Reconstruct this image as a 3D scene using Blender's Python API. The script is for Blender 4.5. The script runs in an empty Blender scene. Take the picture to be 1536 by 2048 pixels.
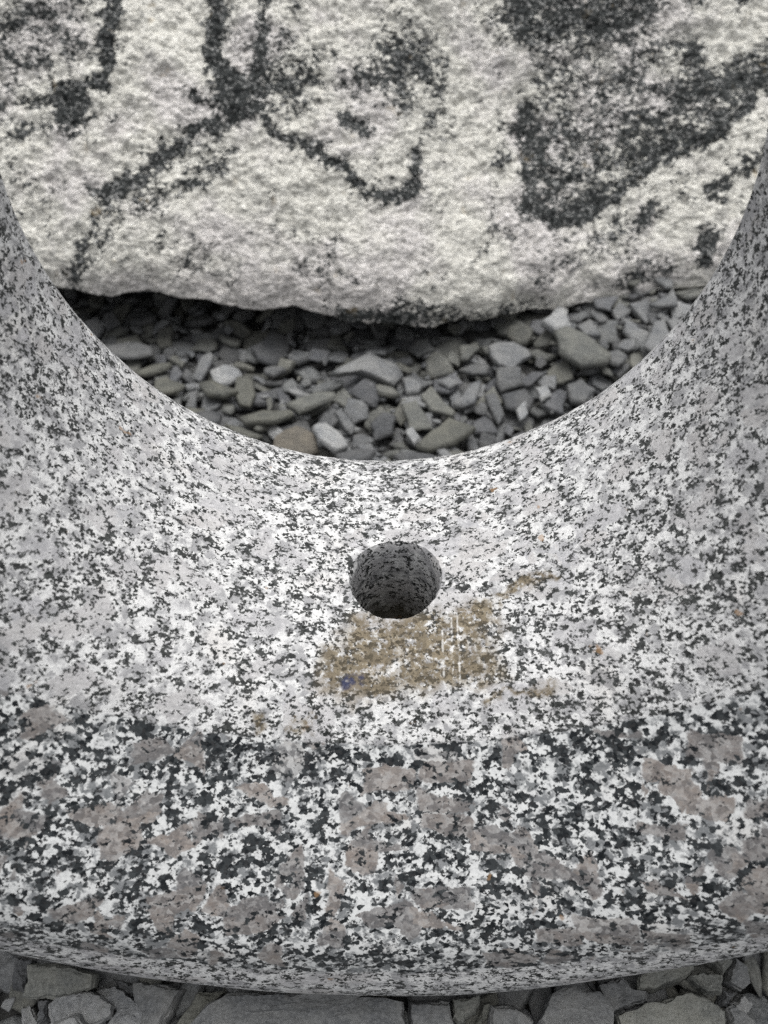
import bpy, bmesh, math, random
import numpy as np
from mathutils import Vector, noise as mn

random.seed(7); rng = np.random.default_rng(11)
S = bpy.context.scene
COL = S.collection

# ---------------------------------------------------------------- camera, sky, sun, exposure
PITCH = 50.0; FPX = 745.0
cam_d = bpy.data.cameras.new('camera'); cam = bpy.data.objects.new('camera', cam_d); COL.objects.link(cam)
cam_d.sensor_fit = 'VERTICAL'; cam_d.sensor_height = 36; cam_d.lens = 36*FPX/1024
cam.location = (0, 0, 0.53); cam.rotation_euler = (math.radians(90-PITCH), 0, 0)
cam_d.clip_start = 0.01; cam_d.clip_end = 400
cam_d.dof.use_dof = True; cam_d.dof.focus_distance = 0.415; cam_d.dof.aperture_fstop = 7.2
S.camera = cam

W = bpy.data.worlds.new('World'); S.world = W; W.use_nodes = True
wn = W.node_tree; wn.nodes.clear()
sky = wn.nodes.new('ShaderNodeTexSky'); sky.sky_type = 'NISHITA'; sky.sun_disc = False
SUN_EL, SUN_ROT = 80.0, 12.0
sky.sun_elevation = math.radians(SUN_EL); sky.sun_rotation = math.radians(SUN_ROT)
sky.air_density = 1.0; sky.dust_density = 4.0
hs = wn.nodes.new('ShaderNodeHueSaturation'); hs.inputs['Saturation'].default_value = 0.12
bg = wn.nodes.new('ShaderNodeBackground'); bg.inputs['Strength'].default_value = 0.125
wo = wn.nodes.new('ShaderNodeOutputWorld')
wn.links.new(sky.outputs[0], hs.inputs['Color']); wn.links.new(hs.outputs[0], bg.inputs['Color']); wn.links.new(bg.outputs[0], wo.inputs[0])
sl = bpy.data.lights.new('sun', 'SUN'); sl.energy = 1.3; sl.angle = math.radians(42); sl.color = (1, 0.985, 0.96)
so = bpy.data.objects.new('sun', sl); COL.objects.link(so)
az = math.radians(SUN_ROT)
dirv = Vector((math.sin(az)*math.cos(math.radians(SUN_EL)), math.cos(az)*math.cos(math.radians(SUN_EL)), math.sin(math.radians(SUN_EL))))
so.rotation_euler = dirv.to_track_quat('Z', 'Y').to_euler(); so.location = dirv*3
S.view_settings.view_transform = 'Standard'; S.view_settings.look = 'None'
S.view_settings.exposure = 0.46; S.view_settings.gamma = 1; S.view_settings.use_curve_mapping = False
S.render.engine = 'CYCLES'
S.cycles.max_bounces = 6; S.cycles.use_denoising = False
try:
    S.cycles.denoiser = 'OPENIMAGEDENOISE'; S.cycles.denoising_input_passes = 'RGB_ALBEDO_NORMAL'
except Exception: pass

H0 = 0.53                                     # camera height over the slate bed
CP, SP = math.cos(math.radians(PITCH)), math.sin(math.radians(PITCH))
def ray(px, py):                              # photograph position (1536 x 2048) to a direction in the place
    u = (px/2-384)/FPX; v = -(py/2-512)/FPX
    return (u, CP+v*SP, -SP+v*CP)
def on_z(px, py, z):
    d = ray(px, py); t = (z-H0)/d[2]
    return (d[0]*t, d[1]*t)

# ---------------------------------------------------------------- helpers
def tag(o, label=None, cat=None, group=None, kind=None):
    if label: o['label'] = label
    if cat: o['category'] = cat
    if group: o['group'] = group
    if kind: o['kind'] = kind
    return o
def mesh_np(name, V, F, mats=(), smooth=True, attrs=None):
    me = bpy.data.meshes.new(name)
    V = np.asarray(V, dtype=np.float32)
    me.vertices.add(len(V)); me.vertices.foreach_set('co', V.ravel())
    counts = np.array([len(f) for f in F], dtype=np.int32) if not isinstance(F, np.ndarray) else np.full(len(F), F.shape[1], np.int32)
    flat = (F.ravel() if isinstance(F, np.ndarray) else np.array([i for f in F for i in f])).astype(np.int32)
    me.loops.add(len(flat)); me.loops.foreach_set('vertex_index', flat)
    me.polygons.add(len(counts)); st = np.zeros(len(counts), np.int32); st[1:] = np.cumsum(counts)[:-1]
    me.polygons.foreach_set('loop_start', st); me.polygons.foreach_set('loop_total', counts)
    me.update(calc_edges=True); me.validate()
    if smooth: me.polygons.foreach_set('use_smooth', np.ones(len(me.polygons), bool))
    for k, a in (attrs or {}).items():
        at = me.attributes.new(k, 'FLOAT', 'POINT'); at.data.foreach_set('value', np.asarray(a, np.float32))
    for m in mats: me.materials.append(m)
    return me
def obj(name, me, parent=None):
    o = bpy.data.objects.new(name, me); COL.objects.link(o)
    if parent: o.parent = parent
    return o
def vnoise(P, sc, oct=4, off=0.0):            # fractal noise at an array of points
    out = np.empty(len(P)); o = Vector((off, off*1.7, -off))
    for i in range(len(P)):
        out[i] = mn.fractal(Vector(P[i])*sc+o, 1.0, 2.0, oct)
    return out
def catmull(pts, n, closed=False):
    pts = np.array(pts, float); k = len(pts); out = []
    for i in range(k-1):
        p0 = pts[max(i-1, 0)]; p1 = pts[i]; p2 = pts[i+1]; p3 = pts[min(i+2, k-1)]
        for j in range(n):
            t = j/n
            out.append(0.5*((2*p1)+(-p0+p2)*t+(2*p0-5*p1+4*p2-p3)*t*t+(-p0+3*p1-3*p2+p3)*t**3))
    out.append(pts[-1]); return np.array(out)

class N:                                      # a short way of writing shader nodes
    def __init__(s, name):
        s.m = bpy.data.materials.new(name); s.m.use_nodes = True; s.t = s.m.node_tree; s.t.nodes.clear()
        s.out = s.t.nodes.new('ShaderNodeOutputMaterial'); s.b = s.t.nodes.new('ShaderNodeBsdfPrincipled')
        s.t.links.new(s.b.outputs[0], s.out.inputs[0])
    def put(s, sock, v):
        if isinstance(v, bpy.types.NodeSocket): s.t.links.new(v, sock)
        elif v is not None:
            if sock.type == 'RGBA' and len(v) == 3: v = (*v, 1)
            sock.default_value = v
    def coord(s, which='Object'): return s.t.nodes.new('ShaderNodeTexCoord').outputs[which]
    def map(s, v, scale=(1, 1, 1), rot=(0, 0, 0), loc=(0, 0, 0)):
        n = s.t.nodes.new('ShaderNodeMapping'); s.put(n.inputs[0], v)
        n.inputs['Scale'].default_value = scale; n.inputs['Rotation'].default_value = rot; n.inputs['Location'].default_value = loc
        return n.outputs[0]
    def noise(s, v, sc, det=3, rough=.55, dist=0, col=False):
        n = s.t.nodes.new('ShaderNodeTexNoise'); s.put(n.inputs['Vector'], v)
        n.inputs['Scale'].default_value = sc; n.inputs['Detail'].default_value = det
        n.inputs['Roughness'].default_value = rough; n.inputs['Distortion'].default_value = dist
        return n.outputs['Color' if col else 'Fac']
    def vor(s, v, sc, feat='F1', rnd=1.0):
        n = s.t.nodes.new('ShaderNodeTexVoronoi'); n.feature = feat; s.put(n.inputs['Vector'], v)
        n.inputs['Scale'].default_value = sc; n.inputs['Randomness'].default_value = rnd; return n
    def rand(s, vn, ch=0):
        n = s.t.nodes.new('ShaderNodeSeparateColor'); s.put(n.inputs[0], vn.outputs['Color']); return n.outputs[ch]
    def xyz(s, v):
        n = s.t.nodes.new('ShaderNodeSeparateXYZ'); s.put(n.inputs[0], v); return n.outputs
    def math(s, op, a, b=None, c=None, clamp=False):
        n = s.t.nodes.new('ShaderNodeMath'); n.operation = op; n.use_clamp = clamp
        for i, x in enumerate((a, b, c)): s.put(n.inputs[i], x)
        return n.outputs[0]
    def vmath(s, op, a, b=None, scale=None):
        n = s.t.nodes.new('ShaderNodeVectorMath'); n.operation = op
        s.put(n.inputs[0], a); s.put(n.inputs[1], b)
        if scale is not None: n.inputs['Scale'].default_value = scale
        return n.outputs[0]
    def ramp(s, x, a, b, lo=0., hi=1., smooth=True):
        n = s.t.nodes.new('ShaderNodeMapRange'); n.clamp = True
        if smooth: n.interpolation_type = 'SMOOTHSTEP'
        s.put(n.inputs[0], x); s.put(n.inputs[1], a); s.put(n.inputs[2], b); s.put(n.inputs[3], lo); s.put(n.inputs[4], hi)
        return n.outputs[0]
    def mix(s, f, a, b, mode='MIX'):
        n = s.t.nodes.new('ShaderNodeMix'); n.data_type = 'RGBA'; n.blend_type = mode
        s.put(n.inputs[0], f); s.put(n.inputs[6], a); s.put(n.inputs[7], b); return n.outputs[2]
    def attr(s, name):
        n = s.t.nodes.new('ShaderNodeAttribute'); n.attribute_name = name; return n.outputs
    def bump(s, h, strength, dist, normal=None):
        n = s.t.nodes.new('ShaderNodeBump'); s.put(n.inputs['Height'], h)
        n.inputs['Strength'].default_value = strength; n.inputs['Distance'].default_value = dist
        if normal is not None: s.put(n.inputs['Normal'], normal)
        return n.outputs[0]
    def warp(s, v, sc, amp, det=2):
        c = s.noise(v, sc, det, col=True)
        c = s.vmath('SUBTRACT', c, (.5, .5, .5)); c = s.vmath('SCALE', c, scale=amp*2); return s.vmath('ADD', v, c)

# hole position on the sculpture
HX, HY, HZ, HR = 0.006, 0.2265, H0-0.3245, 0.0246

# ---------------------------------------------------------------- granite
def granite():
    m = N('granite'); P = m.coord(); A = m.attr('polish')[2]
    w = m.warp(P, 420, .0010, 3)
    pol = m.math('ADD', A, m.math('MULTIPLY', m.math('SUBTRACT', m.noise(P, 55, 4), .5), .55))
    pol = m.ramp(pol, .38, .62)
    # feldspar crystals
    pw = m.warp(m.warp(P, 50, .0035, 2), 420, .0016, 2)
    pm = m.map(pw, (38, 82, 82), (.3, .2, .38)); pv = m.vor(pm, 1.0); pv.distance = 'CHEBYCHEV'
    pr = m.rand(pv, 0); pg = m.rand(pv, 1)
    ph = m.math('MULTIPLY', m.ramp(pr, .76, .77), m.ramp(pv.outputs['Distance'], .50, .44))
    pm2 = m.map(pw, (78, 44, 60), (.1, -.5, .9)); pv2 = m.vor(pm2, 1.0); pv2.distance = 'CHEBYCHEV'
    ph2 = m.math('MULTIPLY', m.ramp(m.rand(pv2), .79, .80), m.ramp(pv2.outputs['Distance'], .48, .42))
    pheno = m.math('MAXIMUM', ph, ph2)
    # pale ground mass: feldspar and quartz grains
    g1 = m.vor(w, 330); r1 = m.rand(g1); n1 = m.noise(P, 60, 5, .6); n2 = m.noise(P, 520, 4, .65)
    n1 = m.noise(w, 120, 6, .68); r1 = m.rand(g1); q = m.math('ADD', m.math('MULTIPLY', r1, .16), m.math('MULTIPLY', n1, .92))
    qh = m.ramp(q, .47, .66); qp = m.ramp(q, .51, .62)
    honed = m.mix(qh, (.74, .74, .73), (.33, .33, .335))
    polc = m.mix(qp, (.76, .77, .76), (.19, .20, .205))
    base = m.mix(pol, honed, polc)
    warmn = m.ramp(m.noise(P, 26, 3), .56, .7)
    base = m.mix(m.math('MULTIPLY', warmn, .18), base, (.62, .52, .44), 'MULTIPLY')
    base = m.mix(m.ramp(n2, .35, .72, .0, .42), base, (.40, .40, .41))
    # crystals: lavender where the stone is honed, brown where it is polished, with pale hair scratches
    st = m.noise(m.map(pw, (120, 1100, 700), (.2, .3, .45)), 1, 3, .7); stb = m.noise(m.map(pw, (900, 150, 700), (0, 0, .25)), 1, 2, .7)
    st2 = m.ramp(m.math('MAXIMUM', st, m.math('SUBTRACT', stb, .05)), .52, .66)
    hcol = m.mix(pg, (.385, .385, .40), (.46, .445, .435)); hcol = m.mix(m.math('MULTIPLY', st2, .5), hcol, (.74, .72, .74))
    pcol = m.mix(pg, (.095, .086, .086), (.205, .170, .146)); pcol = m.mix(m.ramp(st, .36, .60, 0, .65, smooth=False), m.mix(1.0, pcol, (.62, .60, .62), 'MULTIPLY'), m.mix(1.0, pcol, (1.55, 1.5, 1.45), 'MULTIPLY')); pcol = m.mix(m.ramp(stb, .62, .70, 0, .55), pcol, (.55, .51, .48))
    base = m.mix(m.math('MULTIPLY', pheno, m.ramp(n1, .35, .6, .88, .55)), base, m.mix(pol, hcol, pcol))
    # biotite flecks: clustered cells
    clh = m.noise(m.map(w, (1, 1.4, 1.4)), 165, 5, .66); clp = m.noise(m.map(w, (1, 1.1, 1.1)), 125, 5, .62); cl = m.xyz(m.mix(pol, clh, clp))[0]; cl2 = m.noise(P, 14, 2)
    fm = m.map(w, (.75, 1, 1), (0, .12, .15)); f1 = m.vor(fm, 860); f2 = m.vor(m.map(w, (.9, 1, 1), loc=(.3, .1, .7)), 470); f3 = m.vor(w, 1050)
    p = m.math('ADD', m.ramp(cl, .43, .62, .04, .95), m.ramp(cl2, .35, .7, -.06, .08))
    p = m.math('SUBTRACT', p, m.math('MULTIPLY', pheno, m.ramp(pol, 0, 1, .16, .34)))
    ph_ = p; pp = m.math('ADD', p, m.ramp(pheno, 0, 1, .20, .0))
    dh = m.ramp(m.math('SUBTRACT', m.math('MULTIPLY', ph_, .80), m.rand(f1)), -.01, .03)
    dp = m.ramp(m.math('SUBTRACT', m.math('ADD', m.math('MULTIPLY', pp, .80), m.math('MULTIPLY', m.math('SUBTRACT', n2, .5), .35)), m.rand(f2)), -.07, .09)
    dk = m.mix(pol, dh, dp)
    small = m.ramp(m.math('SUBTRACT', m.math('ADD', m.math('MULTIPLY', p, .18), .025), m.rand(f3)), 0, .02)
    dcol = m.mix(m.rand(f1, 1), (.015, .017, .016), (.085, .089, .087))
    dcolp = m.mix(m.rand(f2, 1), (.008, .010, .012), (.062, .068, .071))
    col = m.mix(dk, base, m.mix(pol, dcol, dcolp))
    col = m.mix(m.math('MULTIPLY', small, .9), col, (.035, .035, .036))
    # rust stain in front of the hole, with scratches scraped through it
    X, Y, Z = m.xyz(m.warp(P, 70, .013, 6)); X0, Y0, Z0 = m.xyz(m.warp(P, 60, .0008, 3))
    def box(cx, cy, hx, hy, soft, rot=0., x=X, y=Y):
        c, s_ = math.cos(rot), math.sin(rot)
        dx = m.math('SUBTRACT', x, cx); dy = m.math('SUBTRACT', y, cy)
        a = m.math('ADD', m.math('MULTIPLY', dx, c), m.math('MULTIPLY', dy, s_))
        b = m.math('SUBTRACT', m.math('MULTIPLY', dy, c), m.math('MULTIPLY', dx, s_))
        return m.math('MULTIPLY', m.ramp(m.math('ABSOLUTE', a), hx+soft, hx-soft), m.ramp(m.math('ABSOLUTE', b), hy+soft, hy-soft))
    def at(px, py): return on_z(px, py, HZ-.004)
    def pb(x0, y0, x1, y1, soft, rot=0.):
        a = at(x0, y0); b = at(x1, y1); return box((a[0]+b[0])/2, (a[1]+b[1])/2, abs(b[0]-a[0])/2, abs(b[1]-a[1])/2, soft, rot)
    stain = pb(690, 1235, 1005, 1372, .0060)
    for bx in ((640, 1290, 800, 1385, .005), (900, 1225, 985, 1262, .003), (1068, 1372, 1088, 1400, .002), (500, 1422, 526, 1444, .002),
               (575, 1428, 620, 1442, .0018)):
        stain = m.math('MAXIMUM', stain, pb(*bx))
    stain = m.math('MAXIMUM', stain, pb(985, 1200, 1095, 1222, .0018, .35))
    stain = m.math('MAXIMUM', stain, pb(965, 1388, 1095, 1402, .0018, .15))
    stain = m.math('MULTIPLY', stain, m.ramp(m.noise(P, 60, 4, .7), .30, .46)); brk = m.ramp(m.noise(P, 230, 5, .75), .37, .50)
    sx = m.noise(m.map(P, (330, 40, 40)), 1, 3)
    lines = box(at(886, 0)[0]*0+at(886, 1310)[0], at(0, 1310)[1], .0005, .0155, .0004, 0, X0, Y0)
    for lx in (904, 916):
        lines = m.math('MAXIMUM', lines, box(at(lx, 1305)[0], at(0, 1305)[1], .0004, .0165, .0003, 0, X0, Y0))
    lines = m.math('MULTIPLY', lines, m.ramp(m.noise(P, 330, 3, .7), .44, .56))
    sm = m.math('MULTIPLY', stain, brk)
    scol = m.mix(m.noise(P, 120, 4), (.045, .038, .028), (.215, .178, .120))
    col = m.mix(sm, col, m.mix(.52, m.mix(1.0, col, (.50, .42, .30), 'MULTIPLY'), scol))
    blue = m.math('MULTIPLY', pb(694, 1352, 710, 1366, .0014), m.ramp(m.noise(P, 300, 2), .3, .4))
    col = m.mix(blue, col, (.035, .04, .085))
    col = m.mix(m.math('MULTIPLY', lines, .6), col, (.80, .79, .76))
    dtint = m.attr('depth_tint')[2]; dtint = m.ramp(m.math('ADD', dtint, m.math('MULTIPLY', m.math('SUBTRACT', m.noise(P, 110, 5, .7), .5), .9)), .25, .85)  # hole wall turns dark olive brown with depth, edge broken by noise
    col = m.mix(m.math('MULTIPLY', dtint, .75), col, (.095, .085, .058))
    # thin rust freckles
    col = m.mix(m.ramp(m.noise(P, 95, 2), .735, .78, 0, .6), col, (.34, .21, .11))
    m.put(m.b.inputs['Base Color'], col)
    rgh = m.mix(pol, (.62,)*3, (.30,)*3); m.put(m.b.inputs['Roughness'], m.math('ADD', m.xyz(rgh)[0], m.ramp(m.noise(P, 90, 3), .3, .7, -.06, .10)))
    m.b.inputs['Specular IOR Level'].default_value = .17
    hgt = m.math('ADD', m.noise(P, 700, 3, .7), m.math('MULTIPLY', m.noise(m.map(P, (200, 900, 600), (0, 0, .6)), 1, 2), .6))
    hgt = m.math('SUBTRACT', hgt, m.math('MULTIPLY', dk, .5))
    bstr = m.ramp(pol, 0, 1, .38, .05)
    bn = m.t.nodes.new('ShaderNodeBump'); m.put(bn.inputs['Height'], hgt); m.put(bn.inputs['Strength'], bstr); bn.inputs['Distance'].default_value = .0012
    m.put(m.b.inputs['Normal'], bn.outputs[0])
    return m.m

# ---------------------------------------------------------------- gneiss boulder
def gneiss():
    m = N('gneiss'); P = m.coord(); D = m.attr('dark')[2]
    w = m.warp(P, 120, .004, 3); ws = m.map(w, (.72, 1, 1.15))
    c1 = m.vor(ws, 390); c2 = m.vor(ws, 520); n1 = m.noise(ws, 130, 4, .65); n2 = m.noise(P, 22, 4)
    r = m.math('ADD', m.math('MULTIPLY', m.rand(c1), .42), m.math('MULTIPLY', n1, .75))       # about .15 to .95
    lo = m.math('SUBTRACT', r, m.math('ADD', m.math('MULTIPLY', D, .92), m.ramp(n2, .35, .7, -.06, .08)))
    f = m.ramp(lo, -.05, .13)                                          # 0 dark, 1 pale
    pale = m.mix(m.rand(c2), (.90, .885, .82), (.58, .565, .51)); pale = m.mix(m.ramp(m.noise(P, 9, 3), .45, .62), pale, (.95, .93, .98), 'MULTIPLY')
    pale = m.mix(m.ramp(m.noise(m.map(P, (.8, 1, 1.4)), 230, 5, .8), .51, .63, 0, .80), pale, (.20, .195, .18))
    dark = m.mix(m.rand(c2, 1), (.008, .010, .009), (.075, .080, .080))
    dark = m.mix(m.ramp(m.rand(c2, 2), .84, .90, 0, .75), dark, (.42, .42, .41))
    col = m.mix(f, dark, pale)
    col = m.mix(m.ramp(m.noise(P, 38, 3), .66, .76, 0, .35), col, (.40, .30, .16))
    m.put(m.b.inputs['Base Color'], col); m.b.inputs['Roughness'].default_value = .85; m.b.inputs['Specular IOR Level'].default_value = .25
    h = m.math('ADD', m.noise(ws, 160, 4, .7), m.math('MULTIPLY', c1.outputs['Distance'], -.5))
    m.put(m.b.inputs['Normal'], m.bump(h, .9, .004))
    return m.m

# ---------------------------------------------------------------- slate
def slate(name, stuff=False):
    m = N(name); P = m.coord()
    if stuff:
        tint = m.attr('tint')[0]; rnd = m.attr('tint')[2]
    else:
        oi = m.t.nodes.new('ShaderNodeObjectInfo'); tint = oi.outputs['Color']; rnd = oi.outputs['Random']
        off = m.t.nodes.new('ShaderNodeCombineXYZ'); m.put(off.inputs[0], m.math('MULTIPLY', rnd, 37.)); m.put(off.inputs[1], m.math('MULTIPLY', rnd, 13.))
        P = m.vmath('ADD', P, off.outputs[0])
    n1 = m.noise(P, 45, 5, .62); n2 = m.noise(P, 420, 4, .7); n3 = m.noise(m.map(P, (1, 2.6, 9), (.1, .2, .5)), 90, 4, .6)
    col = m.mix(m.ramp(n1, .32, .70), m.mix(1.0, tint, (.66, .68, .70), 'MULTIPLY'), m.mix(1.0, tint, (1.30, 1.28, 1.22), 'MULTIPLY'))
    col = m.mix(m.ramp(n2, .36, .68, 0, .60), col, m.mix(1.0, tint, (1.7, 1.7, 1.68), 'MULTIPLY'))
    col = m.mix(m.ramp(n3, .56, .70, 0, .4), col, m.mix(1.0, tint, (.55, .56, .52), 'MULTIPLY'))
    col = m.mix(m.ramp(m.noise(m.map(P, (1, 3, 3), (.2, .4, .8)), 260, 4, .75), .60, .78, 0, .55), col, (.34, .34, .33))
    col = m.mix(m.ramp(m.noise(P, 24, 3), .70, .80, 0, .35), col, (.22, .15, .07))
    m.put(m.b.inputs['Base Color'], col); m.put(m.b.inputs['Roughness'], m.ramp(n1, .3, .7, .58, .78)); m.b.inputs['Specular IOR Level'].default_value = .35
    h = m.math('ADD', m.noise(P, 130, 6, .68), m.math('MULTIPLY', n3, .7))
    m.put(m.b.inputs['Normal'], m.bump(h, .85, .0040))
    return m.m
def soil():
    m = N('dark_soil'); P = m.coord()
    m.put(m.b.inputs['Base Color'], m.mix(m.noise(P, 60, 5), (.016, .016, .015), (.11, .11, .108))); m.b.inputs['Roughness'].default_value = .95
    m.put(m.b.inputs['Normal'], m.bump(m.noise(P, 90, 5), .8, .01)); return m.m
M_GR, M_GN, M_SL, M_SS, M_SO = granite(), gneiss(), slate('slate'), slate('slate_bed', True), soil()

# ---------------------------------------------------------------- ground
def ground_z(x, y):                           # the slate bed: flat, banked up against the boulder on the right
    x = np.asarray(x, float); y = np.asarray(y, float)
    b = np.clip((x-.02)/.30, 0, 1); b = b*b*(3-2*b); c = np.clip((y-.56)/.28, 0, 1); c = c*c*(3-2*c)
    d = np.clip((y-.60)/.10, 0, 1)*np.clip((.20-x)/.15, 0, 1)
    return -0.018 + .045*b*c - .014*d
gx = np.unique(np.concatenate([np.linspace(-1.5, 2, 60), -np.geomspace(1.5, 150, 14), np.geomspace(2, 150, 14)]))
gy = np.unique(np.concatenate([np.linspace(-1, 2.2, 60), -np.geomspace(1, 150, 14), np.geomspace(2.2, 200, 14)]))
GX, GY = np.meshgrid(gx, gy, indexing='ij'); GZ = ground_z(GX, GY)-.012
idx = np.arange(GX.size).reshape(GX.shape)
GF = np.stack([idx[:-1, :-1], idx[1:, :-1], idx[1:, 1:], idx[:-1, 1:]], -1).reshape(-1, 4)
go = obj('ground', mesh_np('ground', np.stack([GX, GY, GZ], -1).reshape(-1, 3), GF, [M_SO])); tag(go, kind='structure')

# ---------------------------------------------------------------- boulder
BEDGE = [(-300, 560, .050), (-100, 572, .046), (130, 584, .042), (300, 592, .040), (450, 610, .036), (600, 628, .030), (760, 648, .022), (880, 656, .012), (1050, 625, .010), (1200, 604, .014), (1330, 585, .020), (1500, 560, .030), (1750, 530, .05)]
BX, BYB, BZB = [], [], []
for px_, py_, z_ in BEDGE:
    q_ = on_z(px_, py_, z_); BX.append(q_[0]); BYB.append(q_[1]); BZB.append(z_)
LEAN = 47.0
def build_boulder():
    xs = np.concatenate([np.linspace(-1.2, -.56, 70)[:-1], np.linspace(-.56, .60, 560)[:-1], np.linspace(.60, 1.3, 70)])
    sF = np.linspace(0, .48, 330)             # distance up the front face from its lower edge
    under = np.linspace(0, 1, 26)[:-1]; back = np.linspace(0, 1, 40)[1:]
    ns = len(under)+len(sF)+len(back); nx = len(xs)
    V = np.zeros((nx, ns, 3)); ca, sa = math.cos(math.radians(90-LEAN)), math.sin(math.radians(90-LEAN))
    U = np.zeros((nx, ns)); 
    ybs = np.interp(xs, BX, BYB); zbs = np.interp(xs, BX, BZB)
    k = np.ones(25)/25
    ybs = np.convolve(np.pad(ybs, 12, 'edge'), k, 'valid'); zbs = np.convolve(np.pad(zbs, 12, 'edge'), k, 'valid')
    zbs = zbs+np.array([.006*mn.fractal(Vector((x*14, 3, 1)), 1, 2, 4) for x in xs]); ybs = ybs+np.array([.010*mn.fractal(Vector((x*17, 8, 2)), 1, 2, 4) for x in xs])
    for i, x in enumerate(xs):
        yb, zb = ybs[i], zbs[i]
        e = max(0, 1-abs((x-.05)/1.26)**3.2); e = e**.5
        u = under; uy = yb+.34*(1-u)**1.1+.006; uz = zb-.10*(1-u)**2.2-.004
        r = sF/.03; rnd = np.where(sF < .03, (1-np.clip(r, 0, 1))**2, 0)   # rounded lower lip
        lean = math.radians(LEAN)*np.clip(sF/.06, .25, 1)
        ds = np.gradient(sF); yy = yb+np.cumsum(ds*np.sin(lean)); zz = zb+np.cumsum(ds*np.cos(lean))
        b = back; ang = b*math.pi*.80
        y1, z1 = yy[-1], zz[-1]
        by = y1+.34*np.sin(ang*.62)+.25*b; bz = z1+.10*np.sin(ang)-(z1+.12)*b**2.2
        ys = np.concatenate([uy, yy, by]); zs = np.concatenate([uz, zz, bz])
        cy, cz = yb+.40, .0
        V[i, :, 0] = x; V[i, :, 1] = cy+(ys-cy)*(.15+.85*e); V[i, :, 2] = cz+(zs-cz)*(.1+.9*e)
        U[i] = np.concatenate([-(1-u)*.3, sF, .48+b])
    P = V.reshape(-1, 3).copy(); Uf = U.ravel()
    dk0 = 0; big = vnoise(P, 3.1, 3, 3.3); mid = vnoise(P, 11, 4, 9.1); fin = vnoise(P, 60, 4, 1.1)
    front = np.clip((Uf+.02)/.03, 0.15, 1)
    nrm = np.array([0, -ca, sa])
    d = .020*big+.0060*mid+.0050*fin+.0022*vnoise(P, 190, 2, 7.7)
    d = d*(.45+.55*np.clip((Uf-.0)/.16, 0, 1))+.0045*vnoise(P, 34, 4, 12.)*np.clip(1-Uf/.1, 0, 1)
    # a broken step beside the dark mass
    P += nrm*(d*front)[:, None]
    # ------ dark bands, traced on the face: (x, distance up the face)
    def face(px, py):
        dr = np.array(ray(px, py)); p0 = np.array([0, .74, .03]); t = np.dot(p0-np.array([0, 0, H0]), nrm_f)/np.dot(dr, nrm_f)
        q = np.array([0, 0, H0])+dr*t; return (q[0], q[2])
    l = math.radians(LEAN); nrm_f = np.array([0, -math.cos(l), math.sin(l)])
    K = .00072
    warp1 = vnoise(P, 26, 4, 5.5)*.012; warp2 = vnoise(P, 26, 4, 15.5)*.012
    wx2 = vnoise(P, 90, 3, 2.2)*.0055
    wx3 = vnoise(P, 260, 2, 6.2)*.004; FX = P[:, 0]+warp1*.5+wx2*1.1+wx3; FZ = P[:, 2]+warp2*.5-wx2*1.1+wx3
    dark = .25+.16*vnoise(P*np.array([1, 1, 1.8]), 14, 4, 8.8)+.10*vnoise(P, 50, 2, 4.8)
    def stroke(pts, w, s, soft=.6, sub=False):
        soft = min(1.0, soft*1.25); w = w*(.82 if s > 0 else 1.1)
        nonlocal dark
        if s > .5 and w < 60 and len(pts) > 2 and not sub:
            pp = np.array(pts, float); tn = np.gradient(pp, axis=0); tn /= np.hypot(*tn.T)[:, None]+1e-9; nn = np.stack([-tn[:, 1], tn[:, 0]], 1)
            for off, ww, ss in ((1.25, .35, .50), (-1.15, .30, .52), (2.1, .28, .40), (-1.9, .35, .38), (0, 2.6, .45)):
                stroke([tuple(v) for v in pp+nn*off*w*.8+8*np.sin(pp[:, ::-1]*.05+off)], w*ww, s*ss, .9, True)
        q = [face(*p) for p in pts]; best = np.full(len(P), 9.)
        for a, b in zip(q[:-1], q[1:]):
            ax, az = a; bx, bz = b; L = (bx-ax)**2+(bz-az)**2+1e-9
            t = np.clip(((FX-ax)*(bx-ax)+(FZ-az)*(bz-az))/L, 0, 1)
            best = np.minimum(best, np.hypot(FX-ax-t*(bx-ax), FZ-az-t*(bz-az)))
        r = w*.5*K; f = 1-np.clip((best-r*(1-soft))/(r*2*soft), 0, 1); f = f*f*(3-2*f)
        dark = np.maximum(dark, s*f) if s > 0 else dark*(1-f*(-s))
    def poly(pts, s, soft=14):
        nonlocal dark
        q = [face(*p) for p in pts]; n = len(q); inside = np.zeros(len(P), bool); best = np.full(len(P), 9.)
        for i in range(n):
            ax, az = q[i]; bx, bz = q[(i+1) % n]
            c = ((az > FZ) != (bz > FZ)); xx = (bx-ax)*(FZ-az)/((bz-az)+1e-12)+ax; inside ^= c & (FX < xx)
            L = (bx-ax)**2+(bz-az)**2+1e-9; t = np.clip(((FX-ax)*(bx-ax)+(FZ-az)*(bz-az))/L, 0, 1)
            best = np.minimum(best, np.hypot(FX-ax-t*(bx-ax), FZ-az-t*(bz-az)))
        sd = np.where(inside, best, -best); f = np.clip(sd/(soft*K)*.5+.5, 0, 1); f = f*f*(3-2*f)
        dark = np.maximum(dark, s*f) if s > 0 else dark*(1-f*(-s))
    poly([(-300, -200), (235, -200), (225, 60), (150, 120), (60, 150), (-300, 160)], .60, 30)
    stroke([(-200, 20), (0, 10), (90, 5)], 50, .75); stroke([(60, 110), (130, 95), (170, 60)], 22, .75)
    stroke([(250, -200), (250, 0), (248, 70), (228, 110)], 34, .98, .3)
    poly([(120, 130), (215, 95), (212, 170), (200, 215), (150, 235), (120, 200)], .95, 20)
    stroke([(0, 170), (100, 165), (180, 180)], 34, .68); stroke([(200, 195), (250, 190)], 18, .8)
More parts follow.
